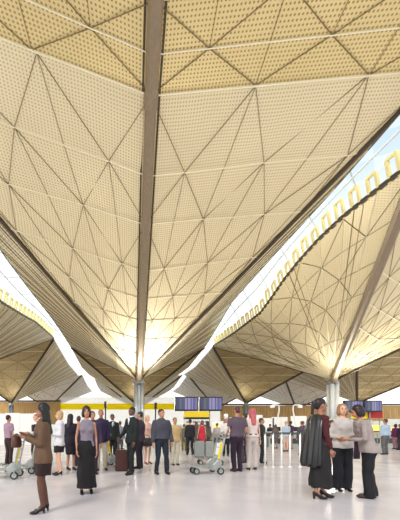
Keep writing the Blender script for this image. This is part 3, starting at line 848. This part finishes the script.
BRN = (30, 22, 20)
A = person('woman in a brown jacket and short dark skirt, long black hair, nearest at left', 43, 512.5, 403.5, -72, True, 'mid', ('long', (22, 20, 22), .34),
    ('jacket', (122, 96, 76), 1.0), ('skirt', (56, 30, 24), .7, .60, .165), (20, 18, 20), hands=[(.06, -.25, 1.20), (-.10, -.24, 1.23)], feet=[(.06, -.035), (-.07, .03)], heel=.05, yaw=-6, stock=(118, 82, 68))
B = person('woman in a lilac grey sleeveless top and long black skirt with shoulder length hair', 86.5, 493, 406, 12, True, 'tan', ('bob', (46, 28, 28)),
    ('dress', (150, 140, 152), 0), ('skirt', (30, 22, 30), .8, .12, .20), (26, 18, 20), hands=[(.2, -.06, .86), (-.2, -.12, .88)], heel=.04)
person('blonde woman in a white jacket and dark knee length skirt facing left', 59.5, 475, 411, -70, True, 'pale', ('bob', (184, 144, 98)),
    ('jacket', (226, 222, 226), 1.0), ('skirt', (44, 34, 44), .8, .62, .16), heel=.05, hands=[(.1, -.24, 1.12), (-.12, -.24, 1.08)])
Dp = person('woman with long dark hair in a navy dress seen from behind beside the blonde woman', 70.5, 470.5, 414, 160, True, 'tan', ('long', (26, 20, 28), .3),
    ('jacket', (44, 34, 54), 1.0), ('skirt', (40, 32, 48), .8, .5, .17), heel=.04)
handbag(Dp[1], (-.36, -.1, .82), (108, 92, 90), 'grey brown shoulder bag beside the woman in navy', (.26, .12, .24), .2)
person('man in a dark purple jacket and beige trousers behind the lilac top woman', 101, 470, 409.5, 10, False, 'tan', ('short', (110, 96, 86)), ('jacket', (58, 42, 82), 1.0), ('trousers', (200, 188, 170)), (30, 26, 26), feet=[(.14, 0), (-.1, -.05)])
person('man in a mauve suit mostly hidden behind the lilac top woman', 92.5, 474, 411, 20, False, 'tan', ('short', (40, 30, 30)), ('jacket', (84, 66, 92), 1.0), ('trousers', (60, 48, 70)), (26, 22, 24))
person('man in a dark green suit with white collar standing left of the brown suitcase', 112.5, 462.5, 414, 12, False, 'brown', ('short', (26, 22, 22)), ('jacket', (36, 46, 44), 1.0), ('trousers', (32, 38, 40)), tie=(60, 60, 70))
person('man in a black green suit facing left with white collar, holding the luggage cart', 132, 474, 407, -50, False, 'brown', ('short', (24, 20, 20)), ('jacket', (34, 44, 44), 1.0), ('trousers', (28, 36, 36)), (16, 16, 16), tie=(50, 50, 60), hands=[(.2, -.1, .84), (-.24, -.22, .95)], feet=[(.1, -.14), (-.1, .08)])
person('man in a maroon suit standing behind the black green suit', 140, 468.5, 411.5, -120, False, 'tan', ('short', (46, 36, 34)), ('jacket', (72, 58, 74), 1.0), ('trousers', (58, 44, 60)))
Ip = person('blonde woman in a pink top and short skirt near the hooded man', 147.5, 464, 415, 30, True, 'pale', ('pony', (206, 160, 112)), ('dress', (220, 184, 168), .5), ('skirt', (208, 178, 158), .8, .62, .16), (120, 50, 48), heel=.04)
handbag(Ip[1], (-.23, -.24, 1.06), (34, 32, 36), 'large black handbag held by the woman in pink', (.42, .2, .28), .12)
person('man in a grey hooded top and navy jeans standing with a wide stance', 161.5, 474, 409, 14, False, 'tan', ('short', (40, 30, 28)), ('hood', (86, 86, 98), 1.0), ('trousers', (38, 48, 64)), (22, 22, 26), bulk=1.08, hands=[(.27, -.08, .87), (-.27, -.06, .86)], feet=[(.15, -.02), (-.14, .03)], yaw=20)
person('man in a tan waistcoat and cream trousers right of the hooded man', 175, 465, 417.5, 10, False, 'tan', ('short', (96, 76, 60)), ('shirt', (204, 178, 132), .45), ('trousers', (206, 198, 180)), (40, 36, 34), bulk=1.05)
person('person in sage green standing at the yellow kiosk', 184, 450.5, 424, 170, False, 'tan', ('short', (80, 66, 50)), ('shirt', (126, 128, 108), .5), ('trousers', (120, 124, 104)))
person('man all in black seen from behind at the yellow kiosk', 190, 455, 419, 180, False, 'tan', ('short', (28, 24, 24)), ('shirt', (40, 40, 50), 1.0), ('trousers', (32, 32, 40)), feet=[(.13, 0), (-.13, 0)])
person('woman with auburn hair in a grey brown suit seen from behind at the kiosk', 196.3, 450, 421.5, 175, True, 'tan', ('long', (106, 60, 50), .3), ('jacket', (128, 118, 112), 1.0), ('skirt', (118, 110, 104), .8, .45, .16))
person('woman in a bright red dress seen from behind', 202, 453, 420.5, 180, True, 'pale', ('bob', (120, 74, 60)), ('dress', (214, 60, 84), 0), ('skirt', (214, 60, 84), .8, .4, .17))
person('woman with dark hair in a grey green suit right of the red dress', 207.5, 450.5, 421, 190, True, 'tan', ('long', (54, 36, 34), .28), ('jacket', (112, 106, 96), 1.0), ('wide', (98, 94, 86)))
person('chef in a tall white hat, white top and black trousers', 226, 456, 417.5, -20, False, 'tan', ('hat', (50, 40, 36)), ('jacket', (220, 216, 216), 1.0), ('trousers', (34, 32, 38)), hands=[(.12, -.28, 1.1), (-.12, -.28, 1.1)])
person('man in a grey purple t-shirt and plum trousers seen from behind', 237, 471.5, 406.5, 188, False, 'tan', ('short', (84, 44, 48)), ('tucked', (108, 94, 108), .42), ('trousers', (58, 38, 64)), (30, 24, 30), bulk=1.1, hands=[(.2, -.2, .98), (-.2, -.1, .9)])
person('woman with red hair in a cream sleeveless outfit seen from behind', 252.2, 470, 408.5, 176, True, 'pale', ('long', (176, 84, 88), .33), ('tucked', (226, 212, 206), .0), ('trousers', (206, 194, 190)), (44, 30, 34), heel=.03)
person('person in charcoal half hidden between the couple', 244.8, 463, 413, 200, False, 'tan', ('short', (50, 42, 42)), ('jacket', (74, 68, 72), 1.0), ('trousers', (88, 78, 82)))
person('man in a dark suit reading, right of the red haired woman', 261.5, 463, 418, 60, False, 'tan', ('short', (40, 34, 34)), ('jacket', (56, 56, 64), 1.0), ('trousers', (50, 50, 58)), hands=[(.1, -.3, 1.08), (-.1, -.3, 1.08)])
g = 'small figures beyond the queue barrier'
person('small distant figure in a dark blue suit, leftmost beyond the barrier', 270, 445.5, 424, 180, False, 'tan', ('short', (50, 44, 44)), ('jacket', (64, 64, 80), 1.0), ('trousers', (56, 56, 66)), group=g)
person('small distant woman in grey beside the dark blue suit', 275.5, 448.5, 424.5, 170, True, 'tan', ('bob', (110, 70, 60)), ('jacket', (130, 116, 116), 1.0), ('skirt', (120, 110, 108), .8, .5, .16), group=g)
person('distant person in a pale blue shirt and pale shorts beyond the barrier', 286, 451.5, 421, 180, False, 'pale', ('short', (190, 160, 130)), ('shirt', (190, 204, 220), .45), ('shorts', (216, 190, 176)), group=g)
person('distant person in a purple shirt beyond the barrier', 290.5, 449, 421, 190, False, 'brown', ('short', (40, 28, 34)), ('shirt', (86, 50, 84), .45), ('trousers', (186, 160, 150)), group=g)
person('distant man in dark grey at the far end of the barrier', 302, 455, 421, 180, False, 'tan', ('short', (90, 60, 56)), ('jacket', (94, 86, 94), 1.0), ('trousers', (74, 68, 74)), group=g)

def coat(root, J):
    bm = bmesh.new(); n = 56; R = []
    for (cx, cy, z, rx, ry, am) in ((.02, .05, 1.475, .07, .05, 0), (.03, .055, 1.43, .15, .085, .002), (.03, .07, 1.36, .205, .095, .006), (.03, .09, 1.2, .215, .095, .012), (.03, .11, 1.0, .22, .10, .018), (.03, .13, .8, .225, .105, .022), (.03, .14, .62, .225, .11, .025), (.03, .14, .56, .20, .10, .02), (.03, .13, .66, .15, .06, 0)):
        row = []
        for j in range(n):
            t = 2*PI*j/n; k = am*math.sin(t*9+z*1.5)+am*.6*math.sin(t*17+2)
            row.append(bm.verts.new((cx+(rx+k)*math.cos(t), cy+(ry+k)*math.sin(t), z)))
        R.append(row)
    for a, b in zip(R, R[1:]):
        for j in range(n): bm.faces.new((a[j], a[(j+1) % n], b[(j+1) % n], b[j]))
    bm.faces.new(R[0]); bm.faces.new(R[-1])
    link('coat', bm, mat('black_leather', (34, 34, 36), .3, noise=.4, nscale=6, spec=.6), root, True)
    bm = bmesh.new(); tube(bm, (.17, .03, 1.40), (.2, .06, 1.12), .06, .055, 12); tube(bm, (.2, .06, 1.12), (.2, .04, .88), .055, .05, 12)
    fin('coat_sleeve', bm, MATS['black_leather'], root, .012, crumple=.03)
O_ = person('woman with a ponytail in a dark red top, leather coat draped over her shoulders', 320, 498.5, 398.5, 82, True, 'mid', ('pony', (34, 24, 24)),
    ('dress', (92, 38, 46), .95), ('skirt', (30, 28, 30), .7, .2, .19), (24, 20, 20), hands=[(.1, -.12, 1.28), (-.14, -.1, .86)], heel=.06, extra=coat, feet=[(.07, -.1), (-.07, .08)], yaw=0)
P_ = person('blonde woman in a loose pale grey blouse and wide black trousers facing the viewer', 342, 490.5, 404, -10, True, 'pale', ('bob', (150, 112, 76)),
    ('shirt', (206, 198, 194), .8), ('wide', (34, 36, 46)), (28, 22, 22), hands=[(.06, -.24, 1.10), (-.12, -.22, 1.06)], heel=.03, bulk=1.05, yaw=-8)
def scarf_for(M):
    p = M @ V(.10, -.29, 1.10)
    bm = bmesh.new(); loft(bm, [((0, 0, -.42), .07, .03, .2), ((.01, 0, -.2), .055, .028, 0), ((0, 0, 0), .035, .03, 0)], 14)
    o = link('folded_scarf', bm, cloth((92, 66, 92)), None, True); o.location = p
    tag(o, 'purple cloth hanging from the hands of the woman in the pale blouse', 'scarf')
scarf_for(P_[1])
Q_ = person('black haired woman in a grey beige blouse and wide black trousers leaning to the left', 369.5, 498, 405, -118, True, 'tan', ('bob', (34, 22, 26)),
    ('shirt', (176, 164, 160), .9), ('wide', (34, 34, 42)), (40, 28, 26), hands=[(.12, -.36, 1.10), (-.12, -.34, 1.08)], lean=.12, pitch=18, bulk=1.08, feet=[(.07, -.03), (-.07, .03)])
person('man in a light blue shirt and grey trousers walking away at far right', 385.5, 454.5, 419, 185, False, 'tan', ('short', (60, 54, 52)), ('tucked', (176, 196, 212), .9), ('trousers', (112, 110, 112)), (26, 24, 26), feet=[(.14, .04), (-.12, -.06)])
person('small figure in a purple top near the right edge', 395.5, 449, 424, 170, True, 'tan', ('bob', (60, 30, 50)), ('jacket', (128, 40, 110), 1.0), ('trousers', (176, 140, 150)))
person('small figure in a black top at the right edge', 400, 450, 424, 190, False, 'tan', ('short', (40, 30, 34)), ('jacket', (50, 40, 56), 1.0), ('trousers', (70, 60, 70)))
person('small figure in dark mauve at the left of the coat woman', 303, 448, 421, 100, False, 'tan', ('short', (60, 40, 40)), ('jacket', (80, 56, 76), 1.0), ('trousers', (80, 64, 80)))
person('man in a lilac shirt and brown trousers behind the left luggage carts', 8.5, 464.5, 415, 150, False, 'tan', ('short', (40, 26, 30)), ('tucked', (178, 150, 168), .45), ('trousers', (74, 54, 54)))
person('man in a white shirt and dark waistcoat, half hidden by the woman in brown', 36, 466, 414, -40, False, 'pale', ('short', (150, 96, 70)), ('vest', (54, 42, 52), 0, .8, (236, 234, 236)), ('trousers', (50, 40, 52)), hands=[(.1, -.3, 1.12), (-.12, -.3, 1.1)])
person('dark clothed figure standing between the navy woman and the mauve suit', 78.5, 466, 416, 200, False, 'tan', ('short', (60, 46, 46)), ('jacket', (80, 66, 86), 1.0), ('trousers', (70, 58, 74)))
for px, fy, hy, rgb, lb in ((120, 455, 421, (150, 150, 160), 'small distant person in pale grey above the brown suitcase'), (169, 452, 421.5, (180, 160, 150), 'small distant person in beige left of the tan waistcoat'),
        (217, 450, 423, (200, 190, 190), 'small distant person in pale grey right of the kiosk'), (332, 450, 424, (170, 90, 100), 'small distant person in dusty red behind the blonde woman')):
    person(lb, px, fy, hy, 180, False, 'tan', ('short', (70, 56, 50)), ('jacket', rgb, 1.0), ('trousers', tuple(int(c*.6) for c in rgb)))
hb = handbag(A[1], (-.02, -.40, 1.27), (84, 50, 40), 'brown leather handbag held up by the woman in the brown jacket', (.16, .10, .17), .03, 0, 1.2)

# ---------------------------------------------------------------- light, sky, camera
w = bpy.data.worlds.new('sky'); bpy.context.scene.world = w; w.use_nodes = True
nt = w.node_tree; bg = nt.nodes['Background']
tc = nt.nodes.new('ShaderNodeTexCoord'); sx = nt.nodes.new('ShaderNodeSeparateXYZ'); cr = nt.nodes.new('ShaderNodeValToRGB')
nt.links.new(tc.outputs['Generated'], sx.inputs[0]); nt.links.new(sx.outputs['Z'], cr.inputs[0]); nt.links.new(cr.outputs[0], bg.inputs[0])
cr.color_ramp.elements[0].position = 0; cr.color_ramp.elements[0].color = (1, .98, .93, 1)
cr.color_ramp.elements[1].position = .6; cr.color_ramp.elements[1].color = (.42, .50, .57, 1)
e = cr.color_ramp.elements.new(.3); e.color = (1, .99, .97, 1)
bg.inputs[1].default_value = 2.0
def lamp(name, typ, loc, energy, color=(1, 1, 1), rot=None, **kw):
    l = bpy.data.lights.new(name, typ); l.energy = energy; l.color = color
    for k, v in kw.items(): setattr(l, k, v)
    o = bpy.data.objects.new(name, l); C.objects.link(o); o.location = loc
    if rot: o.rotation_euler = rot
    return o
s = lamp('sun', 'SUN', (-20, -30, 40), 2.5, (1, .96, .9), angle=math.radians(20))
s.rotation_euler = V(.55, .75, -.8).to_track_quat('-Z', 'Y').to_euler()

# warm uplighters standing on the column heads
for N in nearN[:2]:
    for q in (-1, 1):
        lamp('uplighter', 'AREA', (N.x+q*.8, N.y-1.8, N.z-1.3), 90, (1, .94, .84), rot=(PI+.6, 0, q*.3), size=.5)
for N, tx, e in ((nearN[0], 6.5, 3400), (nearN[0], -5, 1200), (nearN[1], -5, 2000), (nearN[1], 7, 2600), (nearN[2], 4, 500)):
    o = lamp('canopy_uplighter', 'SPOT', (N.x+(.9 if tx > 0 else -.9), N.y-1.2, N.z-2.2), e, (1, .95, .86), spot_size=math.radians(110), spot_blend=1, shadow_soft_size=.3)
    o.rotation_euler = (V(N.x+tx, 13, 13.5)-o.location).to_track_quat('-Z', 'Y').to_euler()
for N in farN:
    o = lamp('canopy_uplighter', 'SPOT', (N.x, N.y-1.4, N.z-2.0), 420, (1, .93, .8), spot_size=math.radians(140), spot_blend=1, shadow_soft_size=.3)
    o.rotation_euler = V(0, -.75, .66).to_track_quat('-Z', 'Y').to_euler()
for x in (-12, -5, 2, 9, 16):
    o = lamp('desk_fill_spot', 'SPOT', (x, 19, 4.6), 450, (1, .99, .96), spot_size=math.radians(130), spot_blend=1, shadow_soft_size=.3)  # added fill spots that brighten the backdrop, no fittings there
    o.rotation_euler = V(0, .8, -.6).to_track_quat('-Z', 'Y').to_euler()
cam = bpy.data.cameras.new('camera'); co = bpy.data.objects.new('camera', cam); C.objects.link(co)
co.location = (0, 0, EYE); co.rotation_euler = (PI/2, 0, 0)
cam.sensor_fit = 'HORIZONTAL'; cam.sensor_width = 36; cam.lens = F/400*36
cam.shift_x = (200-CX)/400; cam.shift_y = (HY-260)/400
cam.clip_end = 500
sc = bpy.context.scene; sc.camera = co
sc.view_settings.view_transform = 'Standard'; sc.view_settings.look = 'None'; sc.view_settings.gamma = 1
sc.view_settings.use_curve_mapping = False
sc.view_settings.exposure = -0.2
